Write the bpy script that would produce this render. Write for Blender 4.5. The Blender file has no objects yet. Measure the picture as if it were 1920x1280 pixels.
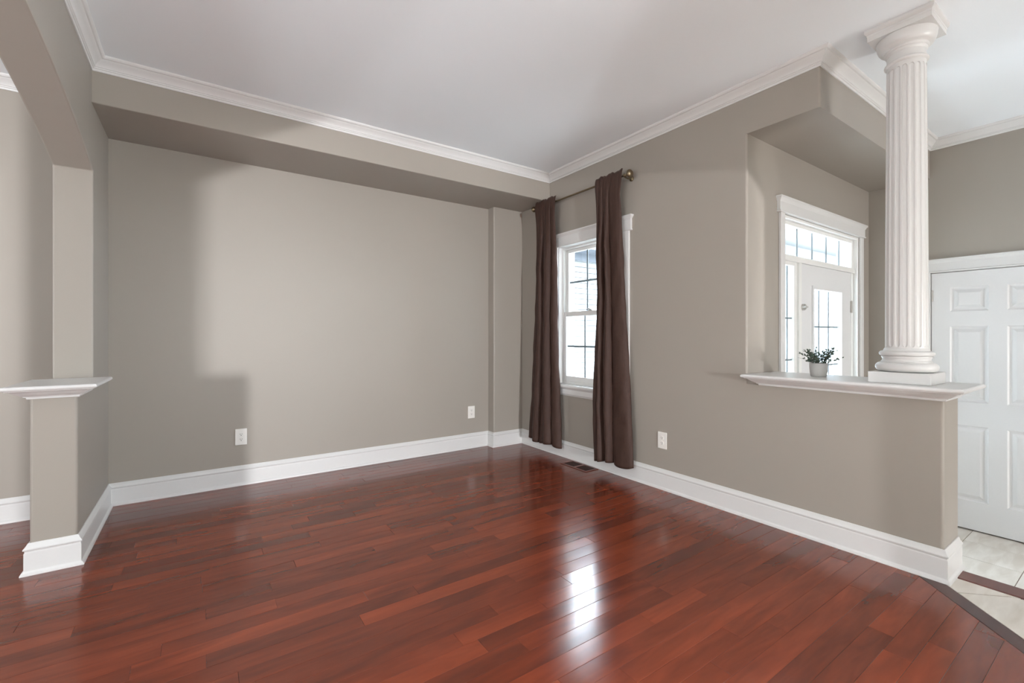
import bpy, bmesh, math, random
from mathutils import Vector, Matrix
PI = math.pi
C = bpy.context.scene.collection

# ------------------------------------------------------------------ camera
cam_d = bpy.data.cameras.new('camera'); cam = bpy.data.objects.new('camera', cam_d); C.objects.link(cam)
bpy.context.scene.camera = cam
cam_d.sensor_width = 36.0; cam_d.sensor_fit = 'HORIZONTAL'
cam_d.lens = 848.33 / 1920 * 36.0
cam_d.shift_y = -11.034 / 1920
cam_d.clip_start = 0.05
cam.location = (0, 0, 1.17)
cam.rotation_euler = (PI / 2, 0, math.radians(-34.665))

# ------------------------------------------------------------------ view, world
vs = bpy.context.scene.view_settings
vs.view_transform = 'Standard'; vs.look = 'None'; vs.gamma = 1; vs.use_curve_mapping = False
vs.exposure = 0.15
w = bpy.data.worlds.new('sky'); bpy.context.scene.world = w; w.use_nodes = True
bg = w.node_tree.nodes['Background']; bg.inputs[0].default_value = (0.80, 0.89, 1.0, 1); bg.inputs[1].default_value = 38.0

def area(name, loc, rot, sx, sy, power, color=(1, 1, 1), spread=180, portal=False):
    d = bpy.data.lights.new(name, 'AREA'); d.shape = 'RECTANGLE'; d.size = sx; d.size_y = sy
    d.energy = power; d.color = color; d.spread = math.radians(spread)
    o = bpy.data.objects.new(name, d); C.objects.link(o); o.location = loc; o.rotation_euler = rot
    if portal: d.cycles.is_portal = True
    return o
# daylight through the openings in view (portals only steer the sky's own light)
area('window_portal', (3.16, 2.985, 1.38), (0, PI / 2, 0), 1.36, 0.86, 1, portal=True)
area('entry_portal', (4.09, 1.76, 0.83), (-PI / 2, 0, 0), 1.38, 2.4, 1, portal=True)
# far window inferred from the wall patch, then added fill lamps in unseen rooms
area('far_window_daylight', (-1.2, -12.0, 1.45), (PI / 2, 0, 0), 0.22, 0.20, 1040, (0.97, 0.975, 1.0))
UP = math.radians(28)
area('rear_fill_light', (1.6, -5.2, 1.1), (PI / 2 + UP, 0, 0), 4.4, 1.8, 22, (0.93, 0.975, 1.0))  # added soft fill, tilted up towards the ceiling
area('right_fill_light', (2.9, -1.75, 1.3), (0, PI / 2, 0), 1.6, 2.2, 455, (0.93, 0.975, 1.0))  # added fill for the arch wall; the partition beside it has no window
area('left_fill_light', (-3.9, 0.6, 1.2), (0, -PI / 2 - UP, 0), 1.8, 4.0, 142, (0.93, 0.975, 1.0))  # added fill reaching the window wall through the arch
area('hall_fill_light', (4.1, -4.6, 0.55), (PI / 2 + math.radians(4), 0, 0), 1.5, 1.6, 150, (1.0, 0.985, 0.97))  # added fill for the header, door wall and foyer

# ------------------------------------------------------------------ constants (metres)
CEIL, CROWN = 2.785, 2.707
YB, YB2, XB = 4.133, 4.0214, 2.5485      # back wall, its corner chase
XW = 2.915                               # window wall
XL, XL2 = -0.513, -0.686                 # arch wall, two faces
YS, ZS = 3.544, 2.523                    # soffit front, underside
YH, ZH = 1.124, 2.476                    # entry header front, underside
YD = 1.542                               # entry door wall
XF = 5.02                                # closet wall
HX, HY = 3.18, 0.602                     # half wall back and end
FZ = -0.372                              # foyer floor
TOPZ = 0.925                             # ledge tops

# ------------------------------------------------------------------ materials
def nm(name):
    m = bpy.data.materials.new(name); m.use_nodes = True
    nt = m.node_tree; return m, nt, nt.nodes['Principled BSDF']
def L(nt, a, b): nt.links.new(a, b)
def paint(name, col, rough=0.55, bump=0.02, scale=350, spec=0.5, vary=0.015):
    m, nt, p = nm(name)
    tc = nt.nodes.new('ShaderNodeTexCoord')
    n = nt.nodes.new('ShaderNodeTexNoise'); n.inputs['Scale'].default_value = scale; n.inputs['Detail'].default_value = 3
    L(nt, tc.outputs['Object'], n.inputs['Vector'])
    mx = nt.nodes.new('ShaderNodeMix'); mx.data_type = 'RGBA'
    mx.inputs[6].default_value = (*[c * (1 - vary) for c in col], 1); mx.inputs[7].default_value = (*[min(1, c * (1 + vary)) for c in col], 1)
    L(nt, n.outputs['Fac'], mx.inputs[0]); L(nt, mx.outputs[2], p.inputs['Base Color'])
    p.inputs['Roughness'].default_value = rough; p.inputs['Specular IOR Level'].default_value = spec
    if bump:
        b = nt.nodes.new('ShaderNodeBump'); b.inputs['Strength'].default_value = bump; b.inputs['Distance'].default_value = 0.002
        L(nt, n.outputs['Fac'], b.inputs['Height']); L(nt, b.outputs[0], p.inputs['Normal'])
    return m
M = {}
M['wall'] = paint('taupe wall paint', (0.335, 0.303, 0.264), 0.5, 0.06, 260)
M['ceiling'] = paint('ceiling paint', (0.875, 0.92, 0.955), 0.8, 0.04, 200)
M['trim'] = paint('semi gloss trim paint', (0.68, 0.675, 0.665), 0.32, 0.01, 60)
M['door'] = paint('white door paint', (0.74, 0.745, 0.75), 0.36, 0.02, 90)
M['vinyl'] = paint('white vinyl', (0.82, 0.82, 0.80), 0.35, 0.0)
M['grille'] = paint('grey window grille', (0.24, 0.27, 0.30), 0.45, 0.0)
M['plate'] = paint('outlet plastic', (0.80, 0.78, 0.74), 0.3, 0.0)
M['slot'] = paint('outlet slot', (0.05, 0.045, 0.04), 0.6, 0.0)
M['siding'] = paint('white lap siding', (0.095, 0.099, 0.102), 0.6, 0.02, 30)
M['lap'] = paint('painted siding lap shadow', (0.006, 0.007, 0.008), 0.8, 0.0)  # near-black colour paints the shadow line under each siding lap
M['porch'] = paint('porch grey', (0.032, 0.037, 0.047), 0.6, 0.0)
M['brick'] = paint('tan masonry', (0.06, 0.05, 0.042), 0.8, 0.2, 20, vary=0.15)
M['ground'] = paint('pale concrete', (0.75, 0.75, 0.73), 0.9, 0.1, 8, vary=0.06)
M['grout'] = paint('tile grout', (0.24, 0.19, 0.15), 0.9, 0.1, 200, vary=0.1)
M['subfloor'] = paint('dark floor joint', (0.018, 0.008, 0.006), 0.7, 0.0)
M['vent_dark'] = paint('dark vent grille', (0.045, 0.018, 0.013), 0.5, 0.0)
M['pot'] = paint('grey ceramic pot', (0.42, 0.41, 0.39), 0.55, 0.05, 120, vary=0.05)
M['soil'] = paint('potting soil', (0.03, 0.022, 0.016), 0.95, 0.6, 150, vary=0.4)
M['leaf'] = paint('grey green leaf', (0.055, 0.085, 0.06), 0.5, 0.0, 30, vary=0.35)
M['stem'] = paint('brown stem', (0.07, 0.06, 0.04), 0.7, 0.0)
def metal(name, col, rough):
    m, nt, p = nm(name)
    tc = nt.nodes.new('ShaderNodeTexCoord'); n = nt.nodes.new('ShaderNodeTexNoise'); n.inputs['Scale'].default_value = 40
    L(nt, tc.outputs['Object'], n.inputs['Vector'])
    mr = nt.nodes.new('ShaderNodeMapRange'); mr.inputs[3].default_value = rough * 0.85; mr.inputs[4].default_value = rough * 1.2
    L(nt, n.outputs['Fac'], mr.inputs[0]); L(nt, mr.outputs[0], p.inputs['Roughness'])
    p.inputs['Base Color'].default_value = (*col, 1); p.inputs['Metallic'].default_value = 1
    return m
M['bronze'] = metal('antique brass', (0.21, 0.165, 0.105), 0.38)
M['nickel'] = metal('satin nickel', (0.55, 0.54, 0.52), 0.3)
def glass_mat():
    m = bpy.data.materials.new('window glass'); m.use_nodes = True; nt = m.node_tree; nt.nodes.clear()
    o = nt.nodes.new('ShaderNodeOutputMaterial'); t = nt.nodes.new('ShaderNodeBsdfTransparent'); g = nt.nodes.new('ShaderNodeBsdfGlossy')
    t.inputs[0].default_value = (0.93, 0.96, 0.96, 1); g.inputs['Roughness'].default_value = 0.0
    f0 = nt.nodes.new('ShaderNodeLayerWeight'); f0.inputs[0].default_value = 0.5
    f1 = nt.nodes.new('ShaderNodeMath'); f1.operation = 'POWER'; f1.inputs[1].default_value = 4; L(nt, f0.outputs['Facing'], f1.inputs[0])
    f = nt.nodes.new('ShaderNodeMath'); f.operation = 'MULTIPLY_ADD'; f.inputs[1].default_value = 0.55; f.inputs[2].default_value = 0.035; L(nt, f1.outputs[0], f.inputs[0]); mx = nt.nodes.new('ShaderNodeMixShader')
    L(nt, f.outputs[0], mx.inputs[0]); L(nt, t.outputs[0], mx.inputs[1]); L(nt, g.outputs[0], mx.inputs[2]); L(nt, mx.outputs[0], o.inputs[0])
    return m
M['glass'] = glass_mat()
def fabric_mat():
    m, nt, p = nm('brown satin curtain fabric')
    tc = nt.nodes.new('ShaderNodeTexCoord'); mp = nt.nodes.new('ShaderNodeMapping'); mp.inputs['Scale'].default_value = (60, 60, 7)
    n = nt.nodes.new('ShaderNodeTexNoise'); n.inputs['Scale'].default_value = 3; n.inputs['Detail'].default_value = 5
    L(nt, tc.outputs['Object'], mp.inputs[0]); L(nt, mp.outputs[0], n.inputs['Vector'])
    r = nt.nodes.new('ShaderNodeValToRGB'); r.color_ramp.elements[0].color = (0.030, 0.0145, 0.0100, 1); r.color_ramp.elements[1].color = (0.072, 0.036, 0.026, 1)
    L(nt, n.outputs['Fac'], r.inputs[0]); L(nt, r.outputs[0], p.inputs['Base Color'])
    p.inputs['Roughness'].default_value = 0.62; p.inputs['Specular IOR Level'].default_value = 0.3; p.inputs['Sheen Weight'].default_value = 0.1; p.inputs['Sheen Roughness'].default_value = 0.4
    p.inputs['Sheen Tint'].default_value = (0.75, 0.6, 0.55, 1)
    n2 = nt.nodes.new('ShaderNodeTexNoise'); n2.inputs['Scale'].default_value = 14; n2.inputs['Detail'].default_value = 2
    L(nt, tc.outputs['Object'], n2.inputs['Vector'])
    b = nt.nodes.new('ShaderNodeBump'); b.inputs['Strength'].default_value = 0.35; b.inputs['Distance'].default_value = 0.012
    L(nt, n2.outputs['Fac'], b.inputs['Height']); L(nt, b.outputs[0], p.inputs['Normal'])
    return m
M['fabric'] = fabric_mat()
def wood_mat(name, dark, mid, light, rough=0.16, axis=0, spread=1.0):
    m, nt, p = nm(name)
    at = nt.nodes.new('ShaderNodeAttribute'); at.attribute_name = 'rnd'
    sp = nt.nodes.new('ShaderNodeSeparateColor'); L(nt, at.outputs['Color'], sp.inputs[0])
    tc = nt.nodes.new('ShaderNodeTexCoord')
    off = nt.nodes.new('ShaderNodeVectorMath'); off.operation = 'MULTIPLY_ADD'
    off.inputs[1].default_value = (37, 23, 11); L(nt, at.outputs['Color'], off.inputs[0]); L(nt, tc.outputs['Object'], off.inputs[2])
    def noise(sc, det, dist=0.0):
        mp = nt.nodes.new('ShaderNodeMapping'); mp.inputs['Scale'].default_value = sc
        if axis: mp.inputs['Rotation'].default_value = (0, 0, -axis)
        n = nt.nodes.new('ShaderNodeTexNoise'); n.inputs['Scale'].default_value = 1; n.inputs['Detail'].default_value = det
        n.inputs['Distortion'].default_value = dist
        L(nt, off.outputs[0], mp.inputs[0]); L(nt, mp.outputs[0], n.inputs['Vector']); return n
    broad = noise((1.6, 9, 1), 3, 0.8); figure = noise((5, 30, 1), 1.5, 0.9); fine = noise((9, 150, 1), 2, 0.1)
    def math_(op, a, b, c=None):
        n = nt.nodes.new('ShaderNodeMath'); n.operation = op
        for i, v in enumerate((a, b, c)):
            if v is None: continue
            if isinstance(v, (int, float)): n.inputs[i].default_value = v
            else: L(nt, v, n.inputs[i])
        return n.outputs[0]
    t = math_('MULTIPLY', sp.outputs[0], 0.30 * spread)
    t = math_('MULTIPLY_ADD', broad.outputs['Fac'], 0.78, t)
    t = math_('MULTIPLY_ADD', figure.outputs['Fac'], 0.24, t)
    t = math_('MULTIPLY_ADD', fine.outputs['Fac'], 0.0, t)
    t = math_('ADD', t, -0.19)
    r = nt.nodes.new('ShaderNodeValToRGB'); r.color_ramp.interpolation = 'B_SPLINE'; e = r.color_ramp.elements
    e[0].position = 0.16; e[0].color = (*dark, 1); e[1].position = 0.92; e[1].color = (*light, 1)
    k = e.new(0.5); k.color = (*mid, 1)
    L(nt, t, r.inputs[0]); L(nt, r.outputs[0], p.inputs['Base Color'])
    p.inputs['Roughness'].default_value = rough
    p.inputs['IOR'].default_value = 1.56
    wv = nt.nodes.new('ShaderNodeTexNoise'); wv.inputs['Scale'].default_value = 6; L(nt, tc.outputs['Object'], wv.inputs['Vector'])
    h = math_('MULTIPLY', wv.outputs['Fac'], 0.5)
    b = nt.nodes.new('ShaderNodeBump'); b.inputs['Strength'].default_value = 0.10; b.inputs['Distance'].default_value = 0.004
    L(nt, h, b.inputs['Height']); L(nt, b.outputs[0], p.inputs['Normal'])
    return m
M['wood'] = wood_mat('cherry floor boards', (0.082, 0.0195, 0.0105), (0.160, 0.031, 0.0135), (0.310, 0.062, 0.023))
M['wood_border'] = wood_mat('dark border board', (0.028, 0.008, 0.006), (0.050, 0.013, 0.009), (0.085, 0.02, 0.012), 0.28, PI / 4)
M['wood_nosing'] = wood_mat('reddish stair nosing', (0.10, 0.035, 0.026), (0.145, 0.05, 0.037), (0.20, 0.075, 0.055), 0.34, PI / 2)
M['wood_vent'] = wood_mat('register wood', (0.055, 0.014, 0.009), (0.11, 0.028, 0.018), (0.17, 0.045, 0.028), 0.3, PI / 2)
def tile_mat():
    m, nt, p = nm('cream stone tile')
    at = nt.nodes.new('ShaderNodeAttribute'); at.attribute_name = 'rnd'
    tc = nt.nodes.new('ShaderNodeTexCoord'); off = nt.nodes.new('ShaderNodeVectorMath'); off.operation = 'MULTIPLY_ADD'
    off.inputs[1].default_value = (9, 7, 5); L(nt, at.outputs['Color'], off.inputs[0]); L(nt, tc.outputs['Object'], off.inputs[2])
    mp = nt.nodes.new('ShaderNodeMapping'); mp.inputs['Scale'].default_value = (3, 12, 3); L(nt, off.outputs[0], mp.inputs[0])
    n = nt.nodes.new('ShaderNodeTexNoise'); n.inputs['Scale'].default_value = 1.5; n.inputs['Detail'].default_value = 6; n.inputs['Distortion'].default_value = 0.6
    L(nt, mp.outputs[0], n.inputs['Vector'])
    r = nt.nodes.new('ShaderNodeValToRGB'); e = r.color_ramp.elements; e[0].position = 0.3; e[0].color = (0.60, 0.545, 0.475, 1); e[1].position = 0.7; e[1].color = (0.75, 0.71, 0.65, 1)
    L(nt, n.outputs['Fac'], r.inputs[0]); L(nt, r.outputs[0], p.inputs['Base Color']); p.inputs['Roughness'].default_value = 0.33
    return m
M['tile'] = tile_mat()

# ------------------------------------------------------------------ mesh helpers
def link(name, bm, mat, parent=None, smooth=None, bevel=0.0):
    me = bpy.data.meshes.new(name); bmesh.ops.recalc_face_normals(bm, faces=bm.faces); bm.to_mesh(me); bm.free()
    o = bpy.data.objects.new(name, me); C.objects.link(o)
    if mat: me.materials.append(M[mat] if isinstance(mat, str) else mat)
    if parent: o.parent = parent
    if smooth is not None:
        for p in me.polygons: p.use_smooth = True
        if smooth < 180:
            me.set_sharp_from_angle(angle=math.radians(smooth))
            wn = o.modifiers.new('weighted', 'WEIGHTED_NORMAL'); wn.keep_sharp = True; wn.weight = 50
    if bevel:
        b = o.modifiers.new('bevel', 'BEVEL'); b.width = bevel; b.segments = 2; b.limit_method = 'ANGLE'
    return o
def tag(o, label, cat, kind=None, group=None):
    o['label'] = label; o['category'] = cat
    if kind: o['kind'] = kind
    if group: o['group'] = group
    return o
def struct(o, label, cat): return tag(o, label, cat, 'structure')
def empty(name, loc, rz=0):
    o = bpy.data.objects.new(name, None); C.objects.link(o); o.location = loc; o.rotation_euler = (0, 0, rz); o.empty_display_size = 0.05
    return o
def box(bm, x0, x1, y0, y1, z0, z1):
    v = [bm.verts.new(p) for p in ((x0, y0, z0), (x1, y0, z0), (x1, y1, z0), (x0, y1, z0), (x0, y0, z1), (x1, y0, z1), (x1, y1, z1), (x0, y1, z1))]
    for f in ((0, 1, 2, 3), (4, 5, 6, 7), (0, 1, 5, 4), (1, 2, 6, 5), (2, 3, 7, 6), (3, 0, 4, 7)): bm.faces.new([v[i] for i in f])
def boxes(*bs):
    bm = bmesh.new()
    for b in bs: box(bm, *b)
    return bm
def prism(pts, z0, z1, fn=None):
    """polygon pts (2D) extruded; fn maps (a, b, c) to 3D."""
    bm = bmesh.new(); fn = fn or (lambda a, b, c: (a, b, c))
    lo = [bm.verts.new(fn(a, b, z0)) for a, b in pts]; hi = [bm.verts.new(fn(a, b, z1)) for a, b in pts]
    n = len(pts); bm.faces.new(lo); bm.faces.new(hi)
    for i in range(n): bm.faces.new((lo[i], lo[(i + 1) % n], hi[(i + 1) % n], hi[i]))
    return bm
def rounded(pts, radii, n=5):
    """polygon with some corners rounded (bullnose)"""
    out = []
    for i, (x, y) in enumerate(pts):
        r = radii[i]
        if not r: out.append((x, y)); continue
        a = Vector(pts[i - 1]) - Vector((x, y)); b = Vector(pts[(i + 1) % len(pts)]) - Vector((x, y)); a.normalize(); b.normalize()
        ang = a.angle(b); d = r / math.tan(ang / 2); P = Vector((x, y)); c = P + (a + b).normalized() * (r / math.sin(ang / 2))
        s = P + a * d - c; e = P + b * d - c
        for k in range(n + 1):
            v = s.normalized().slerp(e.normalized(), k / n) * r
            out.append(tuple(c + v))
    return out
def sweep(path, prof, closed=False):
    """profile (offset to the left of travel, z) along a 2D path, one bmesh per segment with mitred ends"""
    P = [Vector(p) for p in path]; n = len(P); segs = n if closed else n - 1
    def nrm(i):
        d = (P[(i + 1) % n] - P[i % n]).normalized(); return Vector((-d.y, d.x))
    mit = []
    for i in range(n):
        if closed or 0 < i < n - 1:
            a, b = nrm((i - 1) % n), nrm(i); mit.append((a + b) / (1 + a.dot(b)))
        else: mit.append(nrm(0) if i == 0 else nrm(n - 2))
    out = []
    for s in range(segs):
        bm = bmesh.new(); i, j = s, (s + 1) % n
        A = [bm.verts.new((*(P[i] + mit[i] * o), z)) for o, z in prof]; B = [bm.verts.new((*(P[j] + mit[j] * o), z)) for o, z in prof]
        for k in range(len(prof) - 1): bm.faces.new((A[k], A[k + 1], B[k + 1], B[k]))
        bm.faces.new((A[-1], A[0], B[0], B[-1])); bm.faces.new(A); bm.faces.new(B)
        out.append(bm)
    return out
def merge(bms):
    me = bpy.data.meshes.new('tmp'); r = bmesh.new()
    for b in bms:
        b.to_mesh(me); r.from_mesh(me); b.free()
    bpy.data.meshes.remove(me); return r
def lathe(prof, n=48, at=(0, 0, 0), axis='Z', rad=None):
    bm = bmesh.new(); rings = []
    for k, (r, z) in enumerate(prof):
        ring = []
        for i in range(n):
            a = 2 * PI * i / n; rr = rad(r, z, a) if rad else r
            x, y = rr * math.cos(a), rr * math.sin(a)
            p = (x, y, z) if axis == 'Z' else (x, z, y) if axis == 'Y' else (z, x, y)
            ring.append(bm.verts.new((p[0] + at[0], p[1] + at[1], p[2] + at[2])))
        rings.append(ring)
    for a, b in zip(rings, rings[1:]):
        for i in range(n): bm.faces.new((a[i], a[(i + 1) % n], b[(i + 1) % n], b[i]))
    bm.faces.new(rings[0]); bm.faces.new(rings[-1]); return bm
def tube(bm, pts, r, n=8, r1=None):
    P = [Vector(p) for p in pts]; prev = None
    for k, p in enumerate(P):
        t = (P[min(k + 1, len(P) - 1)] - P[max(k - 1, 0)]).normalized()
        u = t.orthogonal().normalized() if k == 0 else (u - t * u.dot(t)).normalized()
        v = t.cross(u); rr = r if r1 is None else r + (r1 - r) * k / (len(P) - 1)
        ring = [bm.verts.new(p + (u * math.cos(2 * PI * i / n) + v * math.sin(2 * PI * i / n)) * rr) for i in range(n)]
        if prev:
            for i in range(n): bm.faces.new((prev[i], prev[(i + 1) % n], ring[(i + 1) % n], ring[i]))
        else: bm.faces.new(ring)
        prev = ring
    bm.faces.new(prev)
def clip(poly, a, b, c):
    """keep the part of a 2D polygon where a*x + b*y <= c"""
    out = []
    for i in range(len(poly)):
        p, q = poly[i], poly[(i + 1) % len(poly)]; dp, dq = a * p[0] + b * p[1] - c, a * q[0] + b * q[1] - c
        if dp <= 0: out.append(p)
        if dp * dq < 0:
            t = dp / (dp - dq); out.append((p[0] + (q[0] - p[0]) * t, p[1] + (q[1] - p[1]) * t))
    return out
def inset(poly, d):
    n = len(poly); P = [Vector(p) for p in poly]; area_ = sum(P[i].x * P[(i + 1) % n].y - P[(i + 1) % n].x * P[i].y for i in range(n))
    s = 1 if area_ > 0 else -1; out = []
    for i in range(n):
        e1 = (P[i] - P[i - 1]).normalized(); e2 = (P[(i + 1) % n] - P[i]).normalized()
        n1 = Vector((-e1.y, e1.x)) * s; n2 = Vector((-e2.y, e2.x)) * s; m = (n1 + n2) / (1 + n1.dot(n2)); out.append(P[i] + m * d)
    return out
def slabs(polys, z, gap, cham, tilt=0.0, thick=0.012, rng=None):
    """many chamfered boards or tiles in one mesh; every one carries its own random colour"""
    bm = bmesh.new(); lay = bm.loops.layers.color.new('rnd') if False else bm.loops.layers.float_color.new('rnd')
    for poly in polys:
        if len(poly) < 3: continue
        try: o = inset(poly, gap / 2); i = inset(poly, gap / 2 + cham)
        except ZeroDivisionError: continue
        col = (rng.random(), rng.random(), rng.random(), 1)
        cx = sum(p[0] for p in poly) / len(poly); cy = sum(p[1] for p in poly) / len(poly); tx, ty = rng.gauss(0, tilt) * 0.25, rng.gauss(0, tilt)
        f = lambda p, dz: (p.x, p.y, z + dz + max(-0.0006, min(0.0006, (p.x - cx) * tx + (p.y - cy) * ty)))
        I = [bm.verts.new(f(p, 0)) for p in i]; O = [bm.verts.new(f(p, -cham * 0.6)) for p in o]; D = [bm.verts.new((p.x, p.y, z - thick)) for p in o]
        n = len(poly); fs = [bm.faces.new(I)]
        for k in range(n):
            l = (k + 1) % n; fs.append(bm.faces.new((I[k], O[k], O[l], I[l]))); fs.append(bm.faces.new((O[k], D[k], D[l], O[l])))
        for fc in fs:
            for lp in fc.loops: lp[lay] = col
    return bm
def with_rnd(bm, rng):
    lay = bm.loops.layers.float_color.new('rnd'); col = (rng.random(), rng.random(), rng.random(), 1)
    for f in bm.faces:
        for lp in f.loops: lp[lay] = col
    return bm

# ------------------------------------------------------------------ floors
rng = random.Random(7)
W = 0.0826; polys = []
y = YB + 0.02; row = 0
while y > -2.6:
    y0 = y - W; x = -4.3 - rng.random() * 0.9
    while x < 3.1:
        l = rng.choice((0.4, 0.62, 0.8, 0.95, 1.1, 1.2, 1.2)) * rng.uniform(0.9, 1.1)
        p = [(max(x, -4.3), y0), (min(x + l, 2.935), y0), (min(x + l, 2.935), y), (max(x, -4.3), y)]
        x += l
        if p[1][0] - p[0][0] < 0.03: continue
        p = clip(p, 1, -1, 2.198)
        if len(p) > 2:
            q = [p[0]]
            for v in p[1:]:
                if (Vector(v) - Vector(q[-1])).length > 1e-4: q.append(v)
            if (Vector(q[0]) - Vector(q[-1])).length < 1e-4: q.pop()
            if len(q) > 2: polys.append(q)
    y = y0
fl = link('floor', slabs(polys, 0, 0.0005, 0.0011, 0.0045, rng=rng), 'wood')
struct(fl, 'glossy red cherry plank floor across the empty room', 'floor')
o = link('floor_base', boxes((-4.4, 3.02, -12.6, 4.28, -0.12, -0.008)), 'subfloor', fl)
o = link('border_board', with_rnd(slabs([[(2.935, 0.737), (2.935, 0.635), (-0.3, -2.6), (-0.3, -2.498)]], 0.0006, 0.0006, 0.001, rng=rng), rng) if False else slabs([[(2.935, 0.737), (2.935, 0.635), (-0.3, -2.6), (-0.3, -2.498)]], 0.0006, 0.0006, 0.001, rng=rng), 'wood_border', fl)
o['label'] = 'darker diagonal border board'
o = link('stair_nosing', with_rnd(prism(rounded([(3.012, -0.06), (3.118, -0.06), (3.118, 0.006), (3.012, 0.004)], [0, 0, 0.006, 0.003]), -3.5, 0.583, lambda a, b, c: (a, c, b)), rng), 'wood_nosing', fl)
o['label'] = 'reddish brown nosing at the step edge'
# landing tile (room level)
land = [[(2.30 + 0.60, 0.60), (3.012, 0.60), (3.012, 0.395), (2.994, 0.398), (2.86, 0.54)],
        [(2.86, 0.54), (2.994, 0.398), (3.012, 0.395), (3.012, -0.02), (2.28, -0.02)],
        ]
polys = [land[0], [(2.843, 0.543), (2.993, 0.396), (3.012, 0.352), (3.012, 0.02), (2.32, 0.02)]]
land0 = [(2.902, 0.602), (3.012, 0.602), (3.012, 0.352), (2.993, 0.396), (2.843, 0.543)]
polys = [land0, polys[1]]
yy = 0.02
while yy > -3.4:
    xx = 3.012
    while xx > -0.3:
        q = [(xx - 0.35, yy - 0.34), (xx, yy - 0.34), (xx, yy), (xx - 0.35, yy)]; q = clip(q, -1, 1, -2.30)
        if len(q) > 2: polys.append(q)
        xx -= 0.35
    yy -= 0.34
g = link('floor_landing', slabs(polys, 0.0, 0.007, 0.001, rng=rng), 'tile'); struct(g, 'cream tile landing beyond the diagonal floor border', 'floor')
link('grout', boxes((2.7, 3.0, -3.4, 0.585, -0.010, -0.003)), 'grout', g)
polys = []
for i in range(-4, 8):
    for j in range(-9, 6):
        x0, y0 = 4.403 - 0.354 * 4 + i * 0.354, 0.53 + j * 0.34
        q = [(max(3.1, x0), y0), (min(XF + 0.05, x0 + 0.354), y0), (min(XF + 0.05, x0 + 0.354), min(YD + 0.16, y0 + 0.34)), (max(3.1, x0), min(YD + 0.16, y0 + 0.34))]
        if q[1][0] - q[0][0] > 0.02 and q[2][1] - q[1][1] > 0.02: polys.append(q)
g = link('floor_foyer', slabs(polys, FZ, 0.004, 0.001, rng=rng), 'tile'); struct(g, 'pale cream tile floor of the sunken foyer in front of the closet', 'floor')
link('grout', boxes((3.0, 5.2, -12.6, 1.72, FZ - 0.12, FZ - 0.002)), 'grout', g)
link('tread', with_rnd(boxes((3.09, 3.38, -3.5, 0.5, FZ - 0.01, -0.19)), rng), 'wood_nosing', g)
link('riser', boxes((3.06, 3.10, -3.5, 0.58, FZ, -0.045)), 'trim', g)

# ------------------------------------------------------------------ ceiling and walls
struct(link('ceiling', boxes((-4.4, 5.3, -12.8, 4.35, CEIL, CEIL + 0.12)), 'ceiling'), 'smooth white painted ceiling over room and foyer', 'ceiling')
R = 0.014
struct(link('wall_back', boxes((-4.3, XW + 0.2, YB, YB + 0.16, -0.1, CEIL)), 'wall'), 'long taupe back wall with the patch of daylight', 'wall')
struct(link('wall_chase', prism(rounded([(XW, YB), (XB, YB), (XB, YB2), (XW, YB2)], [0, 0, R, 0]), 0, ZS), 'wall', smooth=40), 'shallow taupe wall bump in the far corner beside the curtains', 'wall')
struct(link('wall_soffit', prism(rounded([(YB, ZS), (YB, CEIL), (YS, CEIL), (YS, ZS)], [0, 0, 0, 0.006]), XL, XW, lambda a, b, c: (c, a, b)), 'wall', smooth=40), 'taupe soffit box running along the top of the back wall', 'soffit')
# arch wall, left: profile in (y, z), one outline with the opening cut out of it
def arch_z(t): return 2.395 - 0.0885 * t * t
ya, yb = 3.598, 0.202; mid = (ya + yb) / 2
out = [(YB, 0), (YB, CEIL), (-3.0, CEIL), (-3.0, 0), (yb, 0), (yb, arch_z(mid - yb))]
for k in range(1, 24): t = yb + (ya - yb) * k / 24; out.append((t, arch_z(t - mid)))
out += [(ya, arch_z(ya - mid)), (ya, 0)]
struct(link('wall_left', prism(out, XL2, XL, lambda a, b, c: (c, a, b)), 'wall', bevel=0.008), 'taupe wall with the wide low arch at the left', 'wall')
struct(link('wall_pier', prism(rounded([(XL2 - 0.0005, 3.177), (XL + 0.0005, 3.177), (XL + 0.0005, ya + 0.03), (XL2 - 0.0005, ya + 0.03)], [R, R, 0, 0]), 0, 0.86), 'wall', smooth=40), 'short taupe pedestal wall under the white cap at the left arch', 'wall')
# window wall with its opening
WY0, WY1, WZ0, WZ1 = 2.575, 3.405, 0.70, 2.035
XO = XW + 0.19
bm = boxes((XW, XO, 1.66, WY0, FZ - 0.3, CEIL), (XW, XO, WY1, YB + 0.16, -0.3, CEIL), (XW, XO, WY0, WY1, -0.3, WZ0), (XW, XO, WY0, WY1, WZ1, CEIL))
bm2 = merge([prism(rounded([(XW, 1.66), (XW, YD), (XO, YD), (XO, 1.66)], [0, R, 0, 0]), 0.86, ZH), boxes((XW, XO, YD, 1.66, -0.3, 0.86))])
bm3 = boxes((XW, XO, YD, 1.66, ZH, CEIL))
struct(link('wall_right', merge([bm, bm2, bm3]), 'wall', smooth=40), 'taupe wall holding the curtained window', 'wall')
struct(link('wall_header', prism(rounded([(XW, YH), (XF, YH), (XF, YD), (XW, YD)], [R, 0, 0, 0]), ZH, CEIL), 'wall', smooth=40), 'taupe dropped header above the entry alcove', 'wall')
bm = prism(rounded([(XW, YD), (XW, HY), (HX, HY), (HX, YD)], [0, R, R, 0]), 0.0, 0.862)
bm2 = boxes((XW + 0.02, HX, HY + 0.01, YD, FZ, 0.0), (XW, HX, 1.44, YD, 0.86, 0.904))
struct(link('wall_half', merge([bm, bm2]), 'wall', smooth=40), 'taupe half wall below the white ledge and column', 'wall')
EX0, EX1, EZ = 3.395, 4.775, 2.03; EX1_ = EX1
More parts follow.
